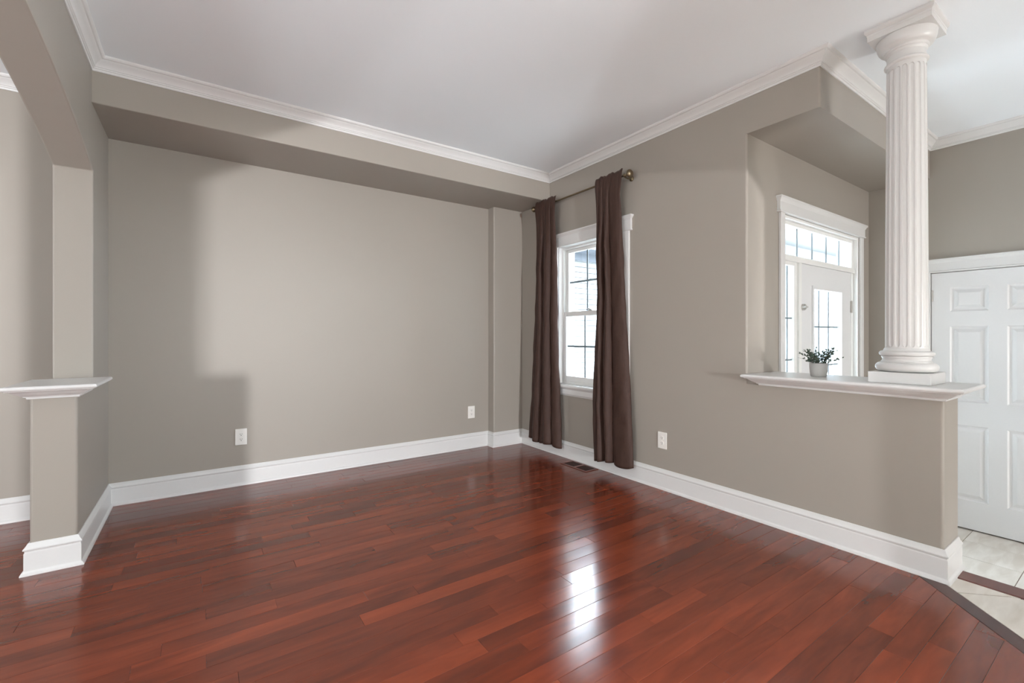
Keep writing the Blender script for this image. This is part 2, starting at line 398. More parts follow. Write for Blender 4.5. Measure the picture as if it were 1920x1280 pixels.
struct(link('wall_entry', boxes((XO, EX0, YD, YD + 0.17, FZ, CEIL), (EX1, XF, YD, YD + 0.17, FZ, CEIL), (EX0, EX1, YD, YD + 0.17, EZ, CEIL)), 'wall'), 'pale taupe alcove wall around the front door', 'wall')
CY0, CY1, CZ = 0.345, 1.117, 1.69
struct(link('wall_closet', boxes((XF, XF + 0.16, CY1, YD + 0.17, FZ, CEIL), (XF, XF + 0.16, -12.6, CY0, FZ, CEIL), (XF, XF + 0.16, CY0, CY1, CZ, CEIL)), 'wall'), 'taupe foyer wall around the white closet door', 'wall')
struct(link('wall_closet_inside', boxes((XF + 0.16, XF + 0.20, 0.0, YD, FZ - 0.1, CEIL), (XF + 0.01, XF + 0.17, CY0, CY1, FZ - 0.1, FZ - 0.001)), 'wall'), 'closet interior behind the door', 'wall')
# unseen shell behind and beside the camera
pts = [(-1.0, 0), (-0.45, 0), (-0.45, 1.995)]
for k in range(1, 25):
    x = -0.45 + 2.9 * k / 25; pts.append((x, 2.66 - 0.665 * abs((x - 1.0) / 1.45) ** 1.5))
pts += [(2.45, 1.995), (2.45, 0), (3.1, 0), (3.1, CEIL), (-1.0, CEIL)]
bm = prism(pts, -0.77, -0.6, lambda a, b, c: (a, c, b))
struct(link('wall_rear', merge([bm, boxes((-0.45, -0.14, -0.77, -0.6, 0, 1.04))]), 'wall'), 'arched wall behind the camera', 'wall')
struct(link('wall_light_block', boxes((2.98, 3.10, -12.6, -0.6, FZ, CEIL)), 'wall'), 'unseen partition added to keep the far light out of the foyer', 'wall')  # put in to stop the far lamp from lighting closet and alcove
struct(link('wall_end', boxes((-4.4, 5.3, -12.75, -12.6, FZ - 0.1, CEIL)), 'wall'), 'end wall of the rooms behind', 'wall')
struct(link('wall_side', boxes((-4.45, -4.3, -12.6, 4.3, -0.1, CEIL)), 'wall'), 'outer wall of the room beyond the arch', 'wall')

# ------------------------------------------------------------------ crown, baseboards, ledges
Hc = CEIL - CROWN
crown = [(0, CROWN), (0.006, CROWN), (0.008, CROWN + 0.005), (0.008, CROWN + 0.012), (0.013, CROWN + 0.014), (0.0135, CROWN + 0.020), (0.018, CROWN + 0.022), (0.020, CROWN + 0.028), (0.026, CROWN + 0.037),
         (0.037, CROWN + 0.048), (0.047, CROWN + 0.055), (0.050, CROWN + 0.060), (0.058, CROWN + 0.062), (0.064, CROWN + 0.068), (0.066, CROWN + 0.072), (0.066, CEIL), (0, CEIL)]
names = [('trim_1', 'white crown moulding above the foyer closet wall'), ('trim_2', 'white crown moulding above the entry header'), ('trim_3', 'white crown moulding above the window wall'),
         ('trim_4', 'long white crown moulding along the soffit'), ('trim_5', 'white crown moulding above the left arch wall')]
for (n_, l_), bm in zip(names, sweep([(XF, -4), (XF, YH), (XW, YH), (XW, YS), (XL, YS), (XL, -0.6)], crown)):
    struct(link(n_, bm, 'trim', smooth=28), l_, 'crown moulding')
s = sweep([(XL2, -0.6), (XL2, YB), (-4.3, YB)], crown)
struct(link('trim_6', merge(s), 'trim', smooth=28), 'white crown moulding of the next room seen through the arch', 'crown moulding')
base = [(0, 0.152), (0.004, 0.152), (0.007, 0.148), (0.010, 0.139), (0.017, 0.131), (0.020, 0.127), (0.020, 0.122), (0.015, 0.118), (0.014, 0.112), (0.017, 0.106), (0.017, 0.022),
        (0.019, 0.018), (0.026, 0.013), (0.029, 0.006), (0.029, 0.0), (0, 0.0)]
path = [(3.165, HY), (XW, HY), (XW, YB2), (XB, YB2), (XB, YB), (XL, YB), (XL, 3.177), (XL2, 3.177), (XL2, YB), (-4.3, YB)]
s = sweep(path, base)
for n_, ids, l_ in (('baseboard_right', (0, 1), 'white baseboard along window wall and half wall'), ('baseboard_corner', (2, 3), 'white baseboard around the shallow corner bump'),
                    ('baseboard_back', (4,), 'long white baseboard under the back wall'), ('baseboard_left', (5, 6, 7), 'white baseboard wrapping the left pedestal wall'),
                    ('baseboard_next_room', (8,), 'white baseboard of the next room beyond the arch')):
    struct(link(n_, merge([s[i] for i in ids]), 'trim', smooth=28), l_, 'baseboard')
fb_ = [(o_, z_ + FZ) for o_, z_ in base]
struct(link('baseboard_foyer', merge(sweep([(XF, -4), (XF, CY0 - 0.07)], fb_) + sweep([(XF, CY1 + 0.07), (XF, YD), (EX1_ + 0.066, YD)], fb_)), 'trim', smooth=28), 'white baseboard of the sunken foyer beside the closet door', 'baseboard')
cap = [(0, 0.857), (0.007, 0.857), (0.010, 0.861), (0.010, 0.866), (0.018, 0.868), (0.020, 0.872), (0.026, 0.874), (0.036, 0.880), (0.048, 0.889), (0.056, 0.896), (0.062, 0.899),
       (0.070, 0.900), (0.072, 0.904), (0.080, 0.905), (0.085, 0.910), (0.086, 0.916), (0.083, 0.922), (0.078, TOPZ), (0, TOPZ)]
def ledge(name, x0, x1, y0, y1, label, ins=(0, 0, 0, 0)):
    s = sweep([(x0, y0), (x0, y1), (x1, y1), (x1, y0)], cap, True)      # clockwise: outside is on the left
    s.append(boxes((x0 - 0.001, x1 + 0.001, y0 - 0.001, y1 + 0.001, 0.8575, TOPZ)))
    o = link(name, merge(s), 'trim', smooth=28); struct(o, label, 'ledge')
    return o
ledge('trim_7', XW, HX, HY, 1.456, 'wide white moulded ledge capping the half wall, holding plant and column')
ledge('trim_8', XL2, XL, 3.177, 3.512, 'small white moulded cap on the left pedestal wall')

# ------------------------------------------------------------------ column
cx, cy = 3.048, 0.775
col = empty('column', (cx, cy, TOPZ)); tag(col, 'white fluted round column standing on the half wall ledge', 'column')
pl = link('plinth', boxes((-0.127, 0.127, -0.127, 0.127, 0.0, 0.057)), 'trim', col, bevel=0.003)
def arc(cr, cz, r, a0, a1, n=8, ry=None): return [(cr + r * math.cos(math.radians(a0 + (a1 - a0) * k / n)), cz + (ry or r) * math.sin(math.radians(a0 + (a1 - a0) * k / n))) for k in range(n + 1)]
prof = [(0.05, 0.057)] + arc(0.104, 0.082, 0.024, -90, 90, 10) + [(0.104, 0.109)] + arc(0.110, 0.122, 0.012, 250, 130, 6, 0.013) + [(0.102, 0.134), (0.102, 0.138)] \
    + arc(0.097, 0.152, 0.0155, -85, 88, 10, 0.0135) + [(0.094, 0.168), (0.092, 0.174), (0.0885, 0.180), (0.05, 0.181)]
link('base', lathe(prof, 64), 'trim', col, smooth=50)
def r_at(z): return 0.0870 - 0.0068 * max(0.0, (z - 0.3) / 1.36) ** 1.4 if z > 0.3 else 0.0870
N = 18; Z0, Z1 = 0.178, 1.665
def flute(r, z, a):
    f = (a * N / (2 * PI)) % 1 - 0.5; h = 0.37
    lo, hi = 0.186, 1.635
    e = min(1, max(0, (z - lo) / 0.02), 1) * min(1, max(0, (hi - z) / 0.02))
    e = math.sqrt(max(0, 1 - (1 - min(1, e)) ** 2)) * h
    if abs(f) < e: return r - 0.0045 * math.sqrt(max(0, 1 - (f / h) ** 2)) if e > 0 else r
    return r
zs = [Z0, 0.183, 0.186, 0.188, 0.191, 0.195, 0.200, 0.206, 0.22, 0.3] + [0.3 + 0.13 * k for k in range(1, 10)] + [1.55, 1.600, 1.612] + [1.614 + 0.0013 * k for k in range(18)] + [1.645, Z1]
link('shaft', lathe([(r_at(z), z) for z in zs], N * 16, rad=flute), 'trim', col, smooth=35)
CB = CEIL - TOPZ      # ceiling height above the ledge
prof = [(0.06, 1.655), (0.081, 1.656)] + arc(0.082, 1.667, 0.0085, -80, 85, 6) + [(0.0795, 1.680), (0.0795, 1.712), (0.083, 1.716), (0.085, 1.720), (0.085, 1.725), (0.089, 1.728), (0.091, 1.732), (0.091, 1.738),
        (0.096, 1.742)] + [(0.096 + 0.027 * math.sin(math.radians(a)), 1.742 + 0.055 * (1 - math.cos(math.radians(a)))) for a in (15, 30, 45, 60, 75, 90)] + [(0.124, 1.799), (0.06, 1.8006)]
cp = link('capital', lathe(prof, 64), 'trim', col, smooth=40)
s = sweep([(-0.1, -0.1), (-0.1, 0.1), (0.1, 0.1), (0.1, -0.1)], [(0, 1.800), (0.029, 1.800), (0.029, 1.822), (0.031, 1.825), (0.031, 1.834), (0.036, 1.838), (0.040, 1.845), (0.040, CB), (0, CB)], True)
s.append(boxes((-0.101, 0.101, -0.101, 0.101, 1.8, CB)))
link('abacus', merge(s), 'trim', col, smooth=28)

# ------------------------------------------------------------------ window_1
win = empty('window_1', (XW, (WY0 + WY1) / 2, WZ0)); struct(win, 'white double hung window between the two brown curtains', 'window')
def wl(name, bm, mat, parent=win, **k):
    o = link(name, bm, mat, parent, **k)
    if parent is win: o.matrix_parent_inverse = Matrix.Translation(-Vector(win.location))
    return o
g0, g1 = WY0, WY1
wl('casing', boxes((XW - 0.018, XW, g0 - 0.068, g0, WZ0 - 0.005, WZ1 + 0.002), (XW - 0.018, XW, g1, g1 + 0.068, WZ0 - 0.005, WZ1 + 0.002)), 'trim', bevel=0.004)
hp = [(0, 2.033), (0.022, 2.033), (0.025, 2.037), (0.025, 2.042), (0.020, 2.046), (0.020, 2.128), (0.024, 2.134), (0.030, 2.143), (0.036, 2.150), (0.036, 2.160), (0, 2.160)]
def header(x, ya_, yb_): return merge(sweep([(x + 0.03, ya_), (x, ya_), (x, yb_), (x + 0.03, yb_)], hp))
wl('header', header(XW, g0 - 0.068, g1 + 0.068), 'trim', smooth=28)
wl('stool', prism(rounded([(XW - 0.042, 0.672), (XW + 0.04, 0.672), (XW + 0.04, 0.70), (XW - 0.042, 0.70)], [0.01, 0, 0, 0.01]), g0 - 0.055, g1 + 0.085, lambda a, b, c: (a, c, b)), 'trim', smooth=40)
s = sweep([(XW + 0.01, g0 - 0.035), (XW, g0 - 0.035), (XW, g1 + 0.068), (XW + 0.01, g1 + 0.068)], [(0, 0.594), (0.008, 0.594), (0.010, 0.600), (0.018, 0.612), (0.018, 0.655), (0.024, 0.662), (0.030, 0.672), (0, 0.672)])
wl('apron', merge(s), 'trim', smooth=28)
def ring(x0, x1, ya_, yb_, za, zb, wy, wz0, wz1):
    return boxes((x0, x1, ya_, ya_ + wy, za, zb), (x0, x1, yb_ - wy, yb_, za, zb), (x0, x1, ya_ + wy, yb_ - wy, za, za + wz0), (x0, x1, ya_ + wy, yb_ - wy, zb - wz1, zb))
wl('jamb', ring(XW, XO + 0.01, g0 - 0.004, g1 + 0.004, WZ0 - 0.004, WZ1 + 0.004, 0.008, 0.008, 0.008), 'trim')
wl('frame', ring(XW + 0.045, XO, g0 + 0.004, g1 - 0.004, WZ0 + 0.004, WZ1 - 0.004, 0.018, 0.02, 0.018), 'vinyl', bevel=0.002)
GY0, GY1 = 2.625, 3.352
def sash(x, za, zb, wz0, wz1, name):
    ya_, yb_ = g0 + 0.022, g1 - 0.022
    w = GY0 - ya_; o = wl(name, ring(x - 0.015, x + 0.015, ya_, yb_, za, zb, w, wz0, wz1), 'vinyl', bevel=0.003)
    gz0, gz1 = za + wz0, zb - wz1
    link('glass', boxes((x - 0.002, x + 0.002, GY0 - 0.003, GY1 + 0.003, gz0 - 0.003, gz1 + 0.003)), 'glass', o).matrix_parent_inverse = Matrix.Translation(-Vector(win.location))
    b = []
    for k in (1, 2):
        yy = GY0 + (GY1 - GY0) * k / 3; b.append((x + 0.003, x + 0.010, yy - 0.008, yy + 0.008, gz0, gz1))
    zm = (gz0 + gz1) / 2; b.append((x + 0.0031, x + 0.0101, GY0, GY1, zm - 0.009, zm + 0.009))
    link('grille', boxes(*b), 'grille', o).matrix_parent_inverse = Matrix.Translation(-Vector(win.location))
    o.children[0].matrix_parent_inverse = o.children[1].matrix_parent_inverse = Matrix.Identity(4)
    return o
sash(XW + 0.098, 1.362, WZ1 - 0.022, 0.04, 0.032, 'upper_sash')
sash(XW + 0.066, WZ0 + 0.024, 1.402, 0.052, 0.045, 'lower_sash')
bm = boxes((XW + 0.052, XW + 0.082, 3.00, 3.05, 1.402, 1.410)); tube(bm, [(XW + 0.066, 3.025, 1.41), (XW + 0.062, 3.04, 1.417), (XW + 0.05, 3.075, 1.419)], 0.005)
wl('sash_lock', bm, 'nickel', smooth=40)

# ------------------------------------------------------------------ door_1 (entry with transom and sidelights)
d1 = empty('door_1', (4.085, YD, FZ)); struct(d1, 'white front door with glass lite, transom and sidelights in the alcove', 'door')
def dl(name, bm, mat, parent=d1, root=d1, **k):
    o = link(name, bm, mat, parent, **k)
    if parent is root: o.matrix_parent_inverse = Matrix.Translation(-Vector(root.location))
    return o
dl('casing', boxes((EX0 - 0.062, EX0 - 0.004, YD - 0.02, YD, FZ, 2.04), (EX1 + 0.004, EX1 + 0.066, YD - 0.02, YD, FZ, 2.04)), 'trim', bevel=0.004)
hpd = [(0, 2.032), (0.024, 2.032), (0.028, 2.036), (0.028, 2.041), (0.022, 2.045), (0.022, 2.105), (0.026, 2.112), (0.031, 2.124), (0.038, 2.130), (0.038, 2.143), (0, 2.143)]
dl('header', merge(sweep([(EX1 + 0.066, YD + 0.0), (EX1 + 0.066, YD - 0.001), (EX0 - 0.062, YD - 0.001), (EX0 - 0.062, YD)][::-1] and [(EX1 + 0.066, YD + 0.02), (EX1 + 0.066, YD), (EX0 - 0.062, YD), (EX0 - 0.062, YD + 0.02)][::-1][::-1], [(o_, z_) for o_, z_ in hpd])) if False else merge(sweep([(EX0 - 0.062, YD + 0.02), (EX0 - 0.062, YD), (EX1 + 0.066, YD), (EX1 + 0.066, YD + 0.02)], [(-o_, z_) for o_, z_ in hpd])), 'trim', smooth=28)
YF0, YF1 = YD + 0.018, YD + 0.12
DX0, DX1, DZ1 = 3.735, 4.668, 1.712
def yring(ya_, yb_, x0, x1, za, zb, wx, wz0, wz1):
    return [(x0, x0 + wx, ya_, yb_, za, zb), (x1 - wx, x1, ya_, yb_, za, zb), (x0 + wx, x1 - wx, ya_, yb_, za, za + wz0), (x0 + wx, x1 - wx, ya_, yb_, zb - wz1, zb)]
fr = [(EX0, EX0 + 0.022, YD, YD + 0.16, FZ, EZ), (EX1 - 0.022, EX1, YD, YD + 0.16, FZ, EZ), (EX0 + 0.022, EX1 - 0.022, YD, YD + 0.16, EZ - 0.02, EZ),
      (EX0 + 0.022, EX1 - 0.022, YF0, YF1, DZ1 + 0.004, DZ1 + 0.040), (DX0 - 0.045, DX0 - 0.003, YF0, YF1, FZ, DZ1 + 0.004), (DX1 + 0.003, DX1 + 0.022, YF0, YF1, FZ, DZ1 + 0.004)]
dl('frame', boxes(*fr), 'vinyl', bevel=0.002)
GYd = YD + 0.048
# transom
tz0, tz1 = DZ1 + 0.040, EZ - 0.02; tx0, tx1 = EX0 + 0.022, EX1 - 0.022
tr = dl('transom', boxes(*yring(GYd - 0.015, GYd + 0.015, tx0, tx1, tz0, tz1, 0.032, 0.012, 0.028)), 'vinyl', bevel=0.002)
def sub(name, bm, mat, parent): return link(name, bm, mat, parent)
ta, tb_ = tx0 + 0.032, tx1 - 0.032
sub('glass', boxes((ta, tb_, GYd - 0.002, GYd + 0.002, tz0 + 0.01, tz1 - 0.026)), 'glass', tr)
b = [(x - 0.005, x + 0.005, GYd + 0.003, GYd + 0.010, tz0 + 0.01, tz1 - 0.026) for x in (3.735, 3.992, 4.252, 4.508)]
sub('grille', boxes(*b), 'grille', tr)
# sidelights
for (sx0, sx1, wx) in ((EX0 + 0.022, DX0 - 0.045, 0.045), (DX1 + 0.022, EX1 - 0.022, 0.012)):
    sl = dl('sidelight', boxes(*yring(GYd - 0.015, GYd + 0.015, sx0, sx1, FZ, DZ1 + 0.004, wx, 0.12, 0.028)), 'vinyl', bevel=0.002)
    sub('glass', boxes((sx0 + wx, sx1 - wx, GYd - 0.002, GYd + 0.002, FZ + 0.1, DZ1 - 0.02)), 'glass', sl)
    b = [(sx0 + wx, sx1 - wx, GYd + 0.003, GYd + 0.010, z - 0.006, z + 0.006) for z in (0.68, 0.99, 1.30)]
    if sx1 - sx0 > 0.15: b.append(((sx0 + sx1) / 2 + 0.02, (sx0 + sx1) / 2 + 0.03, GYd + 0.0031, GYd + 0.0101, FZ + 0.1, DZ1 - 0.02))
    sub('grille', boxes(*b), 'grille', sl)
# leaf
YL = YD + 0.020; lx0, lx1, lz0, lz1 = 3.912, 4.462, 0.05, 1.545
lf = dl('door_leaf', boxes((DX0, lx0, YL, YL + 0.045, FZ + 0.012, DZ1), (lx1, DX1, YL, YL + 0.045, FZ + 0.012, DZ1), (lx0, lx1, YL, YL + 0.045, FZ + 0.012, lz0), (lx0, lx1, YL, YL + 0.045, lz1, DZ1)), 'door')
m_ = [(lx0 - 0.012, lx0 + 0.014), (lx1 - 0.014, lx1 + 0.012)]
sub('lite_frame', boxes((m_[0][0], m_[0][1], YL - 0.010, YL + 0.05, lz0 - 0.012, lz1 + 0.012), (m_[1][0], m_[1][1], YL - 0.010, YL + 0.05, lz0 - 0.012, lz1 + 0.012),
                        (m_[0][1], m_[1][0], YL - 0.010, YL + 0.05, lz0 - 0.012, lz0 + 0.014), (m_[0][1], m_[1][0], YL - 0.010, YL + 0.05, lz1 - 0.014, lz1 + 0.012)), 'door', lf)
sub('glass', boxes((lx0 + 0.01, lx1 - 0.01, YL + 0.018, YL + 0.022, lz0 + 0.01, lz1 - 0.01)), 'glass', lf)
b = [(x - 0.006, x + 0.006, YL + 0.024, YL + 0.03, lz0, lz1) for x in (lx0 + (lx1 - lx0) / 3, lx0 + (lx1 - lx0) * 2 / 3)]
b += [(lx0, lx1, YL + 0.0241, YL + 0.0301, z - 0.006, z + 0.006) for z in (0.31, 0.62, 0.93, 1.24)]
sub('grille', boxes(*b), 'grille', lf)
lk = merge([lathe([(0.004, -0.02), (0.021, -0.02), (0.024, -0.014), (0.024, 0.0), (0.004, 0.0)], 24, (DX0 + 0.012, YL, 1.385), 'Y'), boxes((DX0 - 0.018, DX0 + 0.026, YL - 0.034, YL - 0.018, 1.379, 1.391))])
sub('deadbolt', lk, 'nickel', lf)
bm = lathe([(0.004, -0.012), (0.026, -0.012), (0.026, 0.0), (0.004, 0.0)], 24, (DX0 + 0.06, YL, 0.62), 'Y'); tube(bm, [(DX0 + 0.06, YL - 0.01, 0.62), (DX0 + 0.06, YL - 0.045, 0.62), (DX0 + 0.09, YL - 0.055, 0.62), (DX0 + 0.16, YL - 0.055, 0.62)], 0.008)
sub('door_handle', bm, 'nickel', lf)
for z in (1.42, 0.67, -0.15):
    bm = boxes((DX1 - 0.018, DX1 + 0.02, YL - 0.003, YL + 0.002, z - 0.05, z + 0.05)); tube(bm, [(DX1 + 0.001, YL - 0.007, z - 0.052), (DX1 + 0.001, YL - 0.007, z + 0.052)], 0.006)
    dl('hinge', bm, 'nickel')

# ------------------------------------------------------------------ door_2 (closet, six panels)
d2 = empty('door_2', (XF, (CY0 + CY1) / 2, FZ)); struct(d2, 'white six panel closet door on the foyer wall at the right', 'door')
def d2l(name, bm, mat, **k): return dl(name, bm, mat, d2, d2, **k)
def panel_face(bm, y0, y1, z0, z1, panels, x, fx):
    """a flat face at x with moulded panels set into it"""
    ys = sorted({y0, y1} | {p[i] for p in panels for i in (0, 1)}); zs_ = sorted({z0, z1} | {p[i] for p in panels for i in (2, 3)})
    def quad(pts): bm.faces.new([bm.verts.new(p) for p in pts])
    for a, b in zip(ys, ys[1:]):
        for c, d in zip(zs_, zs_[1:]):
            if any(p[0] <= a and b <= p[1] and p[2] <= c and d <= p[3] for p in panels): continue
            quad([(x, a, c), (x, b, c), (x, b, d), (x, a, d)])
    for (a, b, c, d) in panels:
        steps = [(0, 0), (0.004, 0.004), (0.010, 0.009), (0.018, 0.011), (0.024, 0.011), (0.046, 0.003), (0.050, 0.002)]
        rings = [[bm.verts.new((x + fx * dp, a + i, c + i)), bm.verts.new((x + fx * dp, b - i, c + i)), bm.verts.new((x + fx * dp, b - i, d - i)), bm.verts.new((x + fx * dp, a + i, d - i))] for i, dp in steps]
        for r0, r1 in zip(rings, rings[1:]):
            for k in range(4): bm.faces.new((r0[k], r0[(k + 1) % 4], r1[(k + 1) % 4], r1[k]))
        bm.faces.new(rings[-1])
XD = XF + 0.004
ly0, ly1, lza, lzb = CY0 + 0.003, CY1 - 0.003, FZ + 0.010, 1.684
pans = []
for (a, b) in ((0.463, 0.683), (0.781, 1.001)):
    for (c, d) in ((1.366, 1.562), (0.642, 1.246), (-0.140, 0.456)): pans.append((a, b, c, d))
bm = bmesh.new(); panel_face(bm, ly0, ly1, lza, lzb, pans, XD, 1)
box(bm, XD + 0.012, XD + 0.035, ly0, ly1, lza, lzb)
for q in (((XD, ly0, lza), (XD, ly0, lzb), (XD + 0.02, ly0, lzb), (XD + 0.02, ly0, lza)), ((XD, ly1, lza), (XD, ly1, lzb), (XD + 0.02, ly1, lzb), (XD + 0.02, ly1, lza)),
          ((XD, ly0, lzb), (XD, ly1, lzb), (XD + 0.02, ly1, lzb), (XD + 0.02, ly0, lzb))): bm.faces.new([bm.verts.new(p) for p in q])
me_face = d2l('door_leaf', bm, 'door')
d2l('jamb', boxes((XF, XF + 0.16, CY0 - 0.015, CY0, FZ, CZ), (XF, XF + 0.16, CY1, CY1 + 0.015, FZ, CZ), (XF, XF + 0.16, CY0, CY1, CZ - 0.002, CZ + 0.012)), 'trim')
d2l('casing', boxes((XF - 0.018, XF, CY0 - 0.07, CY0 + 0.001, FZ, CZ), (XF - 0.018, XF, CY1 - 0.001, CY1 + 0.07, FZ, CZ)), 'trim', bevel=0.004)
hp2 = [(0, CZ - 0.002), (0.020, CZ - 0.002), (0.024, CZ + 0.003), (0.024, CZ + 0.009), (0.018, CZ + 0.013), (0.018, 1.765), (0.022, 1.772), (0.028, 1.782), (0.034, 1.788), (0.034, 1.798), (0, 1.798)]
d2l('header', merge(sweep([(XF + 0.03, CY0 - 0.07), (XF, CY0 - 0.07), (XF, CY1 + 0.07), (XF + 0.03, CY1 + 0.07)], hp2)), 'trim', smooth=28)
for z in (1.50, 0.65, -0.17):
    bm = boxes((XD - 0.003, XD, CY1 - 0.018, CY1 - 0.002, z - 0.045, z + 0.045)); tube(bm, [(XD - 0.006, CY1 - 0.008, z - 0.047), (XD - 0.006, CY1 - 0.008, z + 0.047)], 0.006)
    d2l('hinge', bm, 'nickel')
d2l('door_handle', lathe([(0.004, 0.0), (0.026, 0.0), (0.026, -0.008), (0.010, -0.012), (0.010, -0.035), (0.024, -0.042), (0.027, -0.055), (0.020, -0.066), (0.004, -0.070)], 24, (XD, ly0 + 0.06, 0.60), 'X'), 'nickel', smooth=40)

# ------------------------------------------------------------------ curtains and rod
XR, ZR = 2.832, 2.466
rod = empty('curtain_rod', (XR, 3.06, ZR)); tag(rod, 'antique brass curtain rod with round finials above the window', 'curtain rod')
bm = bmesh.new(); tube(bm, [(0, -0.59, 0), (0, 0.60, 0)], 0.0085, 16); link('rod', bm, 'bronze', rod, smooth=60)
fp = [(0.002, 0.0), (0.012, 0.0), (0.013, 0.004), (0.010, 0.010), (0.008, 0.014), (0.012, 0.018), (0.013, 0.022), (0.010, 0.026)] + [(0.030 * math.sin(math.radians(a)) , 0.050 - 0.024 * math.cos(math.radians(a))) for a in range(25, 176, 15)] + [(0.004, 0.0745)]
link('finial', lathe([(r * 1.12, -z * 0.9 - 0.575) for r, z in fp], 28, axis='Y'), 'bronze', rod, smooth=60)
link('finial', lathe([(r * 0.93, z + 0.590) for r, z in fp], 28, axis='Y'), 'bronze', rod, smooth=60)
for yy in (-0.570, 0.575):
    bm = lathe([(0.003, XW - XR), (0.022, XW - XR), (0.022, XW - XR - 0.006), (0.010, XW - XR - 0.012), (0.003, XW - XR - 0.012)], 20, (0, yy, -0.012), 'X')
    hook = [(0.0, yy, -0.016), (-0.014, yy, -0.006), (-0.015, yy, 0.005)] if yy < 0 else [(0.014, yy, -0.014), (0.008, yy, -0.010)]
    tube(bm, [(XW - XR - 0.008, yy, -0.012), (0.03, yy, -0.020)] + hook, 0.0055, 10)
    link('bracket', bm, 'bronze', rod, smooth=60)
def interp(tab, z):
    for (z1, v1), (z0, v0) in zip(tab, tab[1:]):
        if z >= z0: t = (z - z0) / (z1 - z0); t = min(1, max(0, t)); return v0 + (v1 - v0) * t
    return tab[-1][1]
def curtain(name, left, right, folds, seed, label, hem):
    """left/right: (z, y) edge tables from the top down; folds: list of (phase position, width, depth)"""
    rg = random.Random(seed); nu, nv = 150, 110; top, bot = 2.522, hem[0]
    bm = bmesh.new(); grid = []
    for j in range(nv + 1):
        v = j / nv; row_ = []
        for i in range(nu + 1):
            u = i / nu
            hb = bot + hem[1] * math.sin(u * 9 + seed) * 0.5 + hem[2] * u
            z = top + (hb - top) * v
            if z > 2.44: z += (0.006 * math.sin(u * 17 + seed) + 0.003 * math.sin(u * 41)) * (z - 2.44) / 0.08
            yl, yr = interp(left, z), interp(right, z)
            d = 0.0; du = 0.0
            fall = min(1, max(0, (2.43 - z) / 0.5))
            k = max(i_ for i_ in range(len(folds) - 1) if u >= folds[i_][0] - 1e-9)
            wob = lambda q: folds[q][0] + (0.0 if q in (0, len(folds) - 1) else 0.022 * math.sin(z * 2.3 + q * 1.9 + seed) * fall)
            f0, f1 = wob(k), wob(k + 1)
            if u < f0 and k > 0: k -= 1; f0, f1 = wob(k), wob(k + 1)
            elif u > f1 and k < len(folds) - 2: k += 1; f0, f1 = wob(k), wob(k + 1)
            t_ = min(1, max(0, (u - f0) / (f1 - f0))); h_ = math.sin(PI * t_) ** 0.62 if 0 < t_ < 1 else 0.0
            amp = folds[k][1] * (0.35 + 0.65 * fall) * (0.75 + 0.35 * v)
            d += amp * h_; du += (t_ - 0.5) * h_ * (f1 - f0) * (yr - yl) * 0.42
            # gathers in the rod pocket
            gth = math.exp(-((z - 2.455) / 0.06) ** 2) + 0.35 * min(1, max(0, (2.44 - z) / 0.1)) * math.exp(-max(0, 2.44 - z) / 0.35)
            d += gth * 0.006 * (math.sin(u * 43 + seed) + 0.7 * math.sin(u * 67 + 2 * seed) )
            d += 0.003 * math.sin(u * 15 + z * 5 + seed) * fall + 0.0022 * math.sin(u * 23 - z * 17) * fall
            # crumples
            d += 0.002 * math.sin(z * 31 + u * 12) * fall * (1 - 0.5 * v)
            x = 2.862 - 0.92 * d
            if z > 2.425: x = 2.814 - 0.35 * d * max(0.35, 1 - abs(z - 2.425) / 0.05) + 0.010 * max(0, (z - 2.485) / 0.03)
            elif z > 1.75: t = ((z - 1.75) / 0.675) ** 1.8; x = x * (1 - t) + (2.814 - 0.35 * d) * t
            yv = yl + (yr - yl) * u + du * (0.4 if z > 2.4 else 1.0) * (1 - abs(2 * u - 1) ** 6)
            row_.append(bm.verts.new((x, yv, z)))
        grid.append(row_)
    for a, b in zip(grid, grid[1:]):
        for i in range(nu): bm.faces.new((a[i], a[i + 1], b[i + 1], b[i]))
    o = link(name, bm, 'fabric', smooth=180)
    m = o.modifiers.new('thickness', 'SOLIDIFY'); m.thickness = 0.0018; m.offset = 0
    return tag(o, label, 'curtain', group='brown curtains at the window')
c1L = [(2.54, 3.655), (2.31, 3.653), (1.33, 3.679), (0.56, 3.733), (0.07, 3.789)]; c1R = [(2.54, 3.340), (2.44, 3.340), (2.33, 3.362), (2.09, 3.362), (1.32, 3.354), (0.71, 3.323), (0.10, 3.299)]
c2L = [(2.54, 2.809), (1.90, 2.802), (1.49, 2.790), (0.93, 2.828), (0.56, 2.841), (0.06, 2.822)]; c2R = [(2.54, 2.509), (2.44, 2.509), (2.33, 2.537), (1.99, 2.537), (1.47, 2.509), (0.87, 2.467), (0.45, 2.440), (0.10, 2.422)]
curtain('curtain', c1L, c1R, [(0, 0.06), (0.19, 0.085), (0.40, 0.055), (0.53, 0.09), (0.76, 0.05), (1.0, 0)], 1.3, 'brown curtain panel left of the window, nearest the far corner', (0.112, 0.02, -0.02))
curtain('curtain', c2L, c2R, [(0, 0.07), (0.15, 0.09), (0.29, 0.05), (0.38, 0.085), (0.53, 0.05), (1.0, 0)], 4.1, 'brown curtain panel covering the right side of the window', (0.105, 0.022, 0.0))

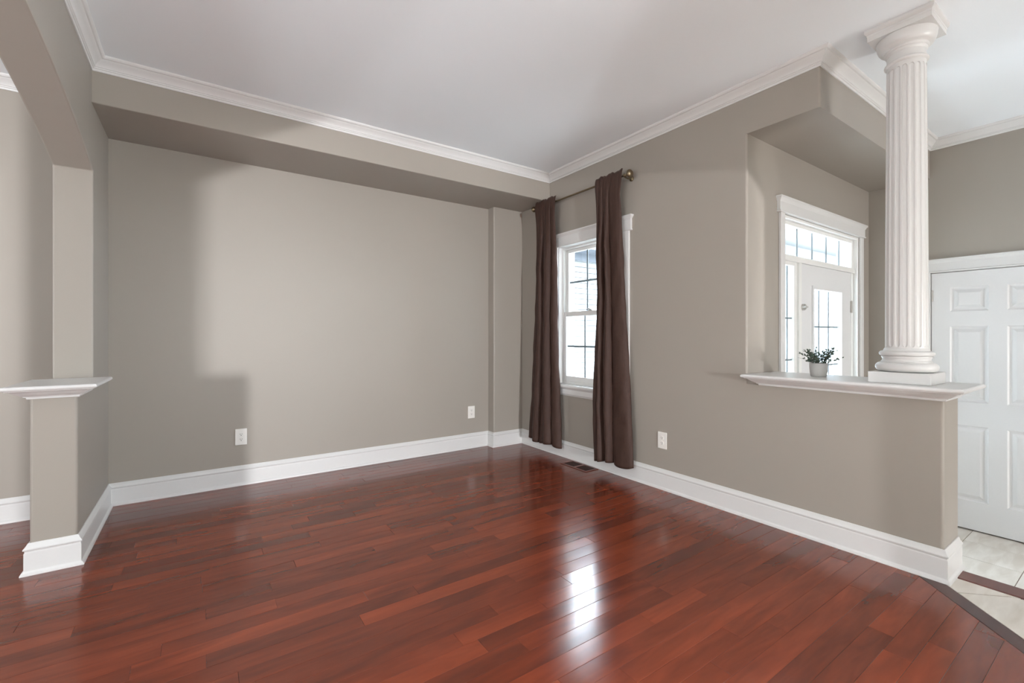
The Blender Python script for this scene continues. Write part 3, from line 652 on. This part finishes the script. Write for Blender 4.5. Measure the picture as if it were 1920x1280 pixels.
# ------------------------------------------------------------------ outlets
def outlet(loc, rz, label):
    t = empty('wall_outlet', loc, rz); tag(t, label, 'outlet', group='white wall outlets')     # local: face looks to -Y
    link('cover_plate', boxes((-0.040, 0.040, -0.006, 0, -0.0635, 0.0635)), 'plate', t, bevel=0.003)
    for s in (1, -1):
        pts = [(0.0165 * math.cos(a), 0.0145 * math.sin(a)) for a in [2 * PI * k / 24 for k in range(24)]]
        pts = [(max(-0.0145, min(0.0145, x * 1.12)), y) for x, y in pts]
        r = link('receptacle', prism(pts, 0.005, 0.0085, lambda a, b, c, s=s: (a, -c, b + s * 0.0195)), 'plate', t)
        h = 0.0195 * s
        bm = boxes((-0.0075, -0.0050, -0.0088, -0.0084, h - 0.0015, h + 0.0075), (0.0050, 0.0075, -0.0088, -0.0084, h - 0.0005, h + 0.0065))
        bm = merge([bm, lathe([(0.0001, -0.0088), (0.003, -0.0088), (0.003, -0.0084), (0.0001, -0.0084)], 10, (0, 0, h - 0.0075), 'Y')])
        link('slots', bm, 'slot', r)
    link('screw', lathe([(0.0005, -0.0072), (0.0028, -0.007), (0.0028, -0.005), (0.0005, -0.005)], 10, axis='Y'), 'plate', t)
    return t
outlet((0.271, YB, 0.376), 0, 'white wall outlet low on the back wall, left of the daylight patch edge')
outlet((2.340, YB, 0.371), 0, 'white wall outlet on the back wall beside the corner bump')
outlet((XW, 2.191, 0.370), -PI / 2, 'white wall outlet right of the curtains on the window wall')

# ------------------------------------------------------------------ floor register
fv = empty('floor_vent', (2.797, 2.99, 0.0)); tag(fv, 'brown wooden floor register below the window, between the curtains', 'floor vent')
hx, hy = 0.076, 0.165
fb = [(-hx, hx, -hy, -hy + 0.022, 0, 0.005), (-hx, hx, hy - 0.022, hy, 0, 0.005), (-hx, -hx + 0.02, -hy + 0.022, hy - 0.022, 0, 0.005), (hx - 0.02, hx, -hy + 0.022, hy - 0.022, 0, 0.005), (-hx + 0.02, hx - 0.02, -0.014, 0.014, 0, 0.005)]
link('frame', with_rnd(boxes(*fb), rng), 'wood_vent', fv, bevel=0.0015)
for s in (-1, 1):
    y0, y1 = (0.014, hy - 0.022) if s > 0 else (-hy + 0.022, -0.014)
    bl = [(-hx + 0.02, hx - 0.02, y0, y1, 0.0003, 0.001)] + [(-hx + 0.02, hx - 0.02, y0 + (y1 - y0) * k / 9 - 0.0022, y0 + (y1 - y0) * k / 9 + 0.0022, 0.001, 0.004) for k in range(1, 9)]
    link('grille', boxes(*bl), 'vent_dark', fv)

# ------------------------------------------------------------------ potted plant
pc = empty('potted_plant', (3.060, 1.188, TOPZ)); tag(pc, 'small leafy plant in a grey pot on the white ledge', 'plant')
prof = [(0.005, 0.0), (0.038, 0.0), (0.041, 0.003), (0.045, 0.03), (0.047, 0.06), (0.047, 0.078), (0.0455, 0.081), (0.044, 0.080), (0.043, 0.070), (0.005, 0.069)]
link('pot', lathe(prof, 48), 'pot', pc, smooth=50); link('soil', lathe([(0.002, 0.066), (0.0425, 0.066), (0.0425, 0.071), (0.002, 0.074)], 24), 'soil', pc)
rg = random.Random(11); sb, lb = bmesh.new(), bmesh.new()
def leaf(p, d, size):
    d = Vector(d).normalized(); sd = d.cross(Vector((rg.uniform(-1, 1), rg.uniform(-1, 1), rg.uniform(-0.3, 1)))).normalized(); up = sd.cross(d)
    P = Vector(p); rows = [(0, 0.02), (0.25, 0.42), (0.55, 0.5), (0.82, 0.3), (1.0, 0.02)]; pr_ = None
    for t, wd in rows:
        c = P + d * size * t + up * size * 0.18 * math.sin(t * PI)
        r_ = [lb.verts.new(c - sd * wd * size * 0.62 + up * size * 0.08), lb.verts.new(c), lb.verts.new(c + sd * wd * size * 0.62 + up * size * 0.08)]
        if pr_: lb.faces.new((pr_[0], pr_[1], r_[1], r_[0])); lb.faces.new((pr_[1], pr_[2], r_[2], r_[1]))
        pr_ = r_
for k in range(44):
    a = rg.uniform(0, 2 * PI); out_ = rg.uniform(0.2, 1.15); ln = rg.uniform(0.07, 0.125) * (1.0 if out_ < 0.9 else 0.95)
    p = Vector((0.03 * rg.random() * math.cos(a), 0.03 * rg.random() * math.sin(a), 0.07)); d = Vector((math.cos(a) * out_, math.sin(a) * out_, 1.0 if out_ < 0.8 else 0.62)).normalized()
    pts = [p.copy()]; n = 7
    for i in range(n): d = (d + Vector((rg.uniform(-.14, .14) + math.cos(a) * 0.05, rg.uniform(-.14, .14) + math.sin(a) * 0.05, -0.035))).normalized(); p = p + d * ln / n; pts.append(p.copy())
    tube(sb, pts, 0.0011, 5, 0.0005)
    for i in range(2, n + 1):
        for s in (0, 1):
            if rg.random() < (0.8 if i < 6 else 0.55):
                dd = d + Vector((rg.uniform(-1, 1), rg.uniform(-1, 1), rg.uniform(-.4, .9))); leaf(pts[i], dd, rg.uniform(0.011, 0.018))
link('stems', sb, 'stem', pc); link('leaves', lb, 'leaf', pc, smooth=180)

# ------------------------------------------------------------------ outdoors
struct(link('ground', boxes((3.3, 40, 1.75, 40, -0.75, -0.6), (3.3, 40, -20, 1.75, -0.75, -0.6)), 'ground'), 'pale paving outside the house', 'ground')
nh = empty('neighbouring_wing', (8.2, 6.3, -0.6)); tag(nh, 'white lap sided wall seen outside through the window', 'house')
bm = bmesh.new(); z = -0.6; lap = 0.1005; off_ = (2.471 - -0.6) % lap
z = -0.6 + off_ - lap
x0, x1 = 4.6, 9.0
def q(bm, pts): bm.faces.new([bm.verts.new(p) for p in pts])
zz = z; lap_shades = []
while zz < 2.60:
    q(bm, [(x0, 6.300, zz), (x1, 6.300, zz), (x1, 6.318, zz + lap), (x0, 6.318, zz + lap)])
    q(bm, [(x0, 6.318, zz), (x1, 6.318, zz), (x1, 6.300, zz), (x0, 6.300, zz)]); lap_shades.append((x0, x1, 6.3165, 6.325, zz - 0.028, zz)); zz += lap
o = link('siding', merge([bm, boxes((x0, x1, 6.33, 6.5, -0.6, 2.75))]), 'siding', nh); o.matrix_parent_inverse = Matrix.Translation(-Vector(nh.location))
o = link('lap_shadow_strips', boxes(*lap_shades), 'lap', nh); o.matrix_parent_inverse = Matrix.Translation(-Vector(nh.location))  # dark strips stand in for the shade below the laps
o = link('eave', boxes((x0 - 0.4, x1 + 0.3, 5.85, 6.5, 2.72, 2.76), (x0 - 0.4, x1 + 0.3, 5.80, 5.85, 2.70, 2.90), (x0, x1, 6.27, 6.33, 2.585, 2.72)), 'porch', nh); o.matrix_parent_inverse = Matrix.Translation(-Vector(nh.location))
o = link('roof', prism([(5.80, 2.90), (5.80, 2.86), (8.5, 4.3), (8.5, 4.4)], x0 - 0.4, x1 + 0.3, lambda a, b, c: (c, a, b)), 'porch', nh); o.matrix_parent_inverse = Matrix.Translation(-Vector(nh.location))
pr = empty('porch', (6.5, 2.6, FZ)); tag(pr, 'covered porch outside the front door with masonry post', 'porch')
def pl_(name, bm, mat): o = link(name, bm, mat, pr); o.matrix_parent_inverse = Matrix.Translation(-Vector(pr.location)); return o
pl_('porch_ceiling', boxes((3.3, 11, 1.74, 3.5, 2.56, 2.62)), 'siding')
pl_('porch_beam', boxes((3.3, 11, 3.30, 3.5, 2.26, 2.56)), 'siding')
M['porch_floor'] = paint('porch concrete', (0.28, 0.28, 0.27), 0.9, 0.1, 8, vary=0.06)
pl_('porch_slab', boxes((3.3, 11, 1.74, 3.6, -0.6, FZ - 0.03)), 'porch_floor')
pl_('masonry_post', boxes((10.35, 10.75, 3.1, 3.5, FZ - 0.03, 2.26)), 'brick')

M['far_siding'] = paint('pale blue grey siding', (0.042, 0.048, 0.053), 0.7, 0.0)
M['far_roof'] = paint('grey shingles', (0.03, 0.03, 0.033), 0.9, 0.0)
M['far_glass'] = paint('far window glass', (0.04, 0.05, 0.06), 0.2, 0.0)
fh = empty('house', (34, 14, -0.6)); tag(fh, 'pale house added across the street to screen the sky behind the front door glass', 'house', 'structure')  # invented facade that dims the bright sky behind the door grilles
def fl_(name, bm, mat): o = link(name, bm, mat, fh); o.matrix_parent_inverse = Matrix.Translation(-Vector(fh.location)); return o
fl_('wall', boxes((20, 52, 14, 22, -0.6, 7.5)), 'far_siding')
fl_('roof', prism([(13.4, 7.5), (22.6, 7.5), (18, 11.5)], 19.4, 52.6, lambda a, b, c: (c, a, b)), 'far_roof')
for x in (24, 29, 43, 48):
    for z in (0.8, 4.4): fl_('window', boxes((x, x + 1.4, 13.95, 14, z, z + 1.6)), 'far_glass')
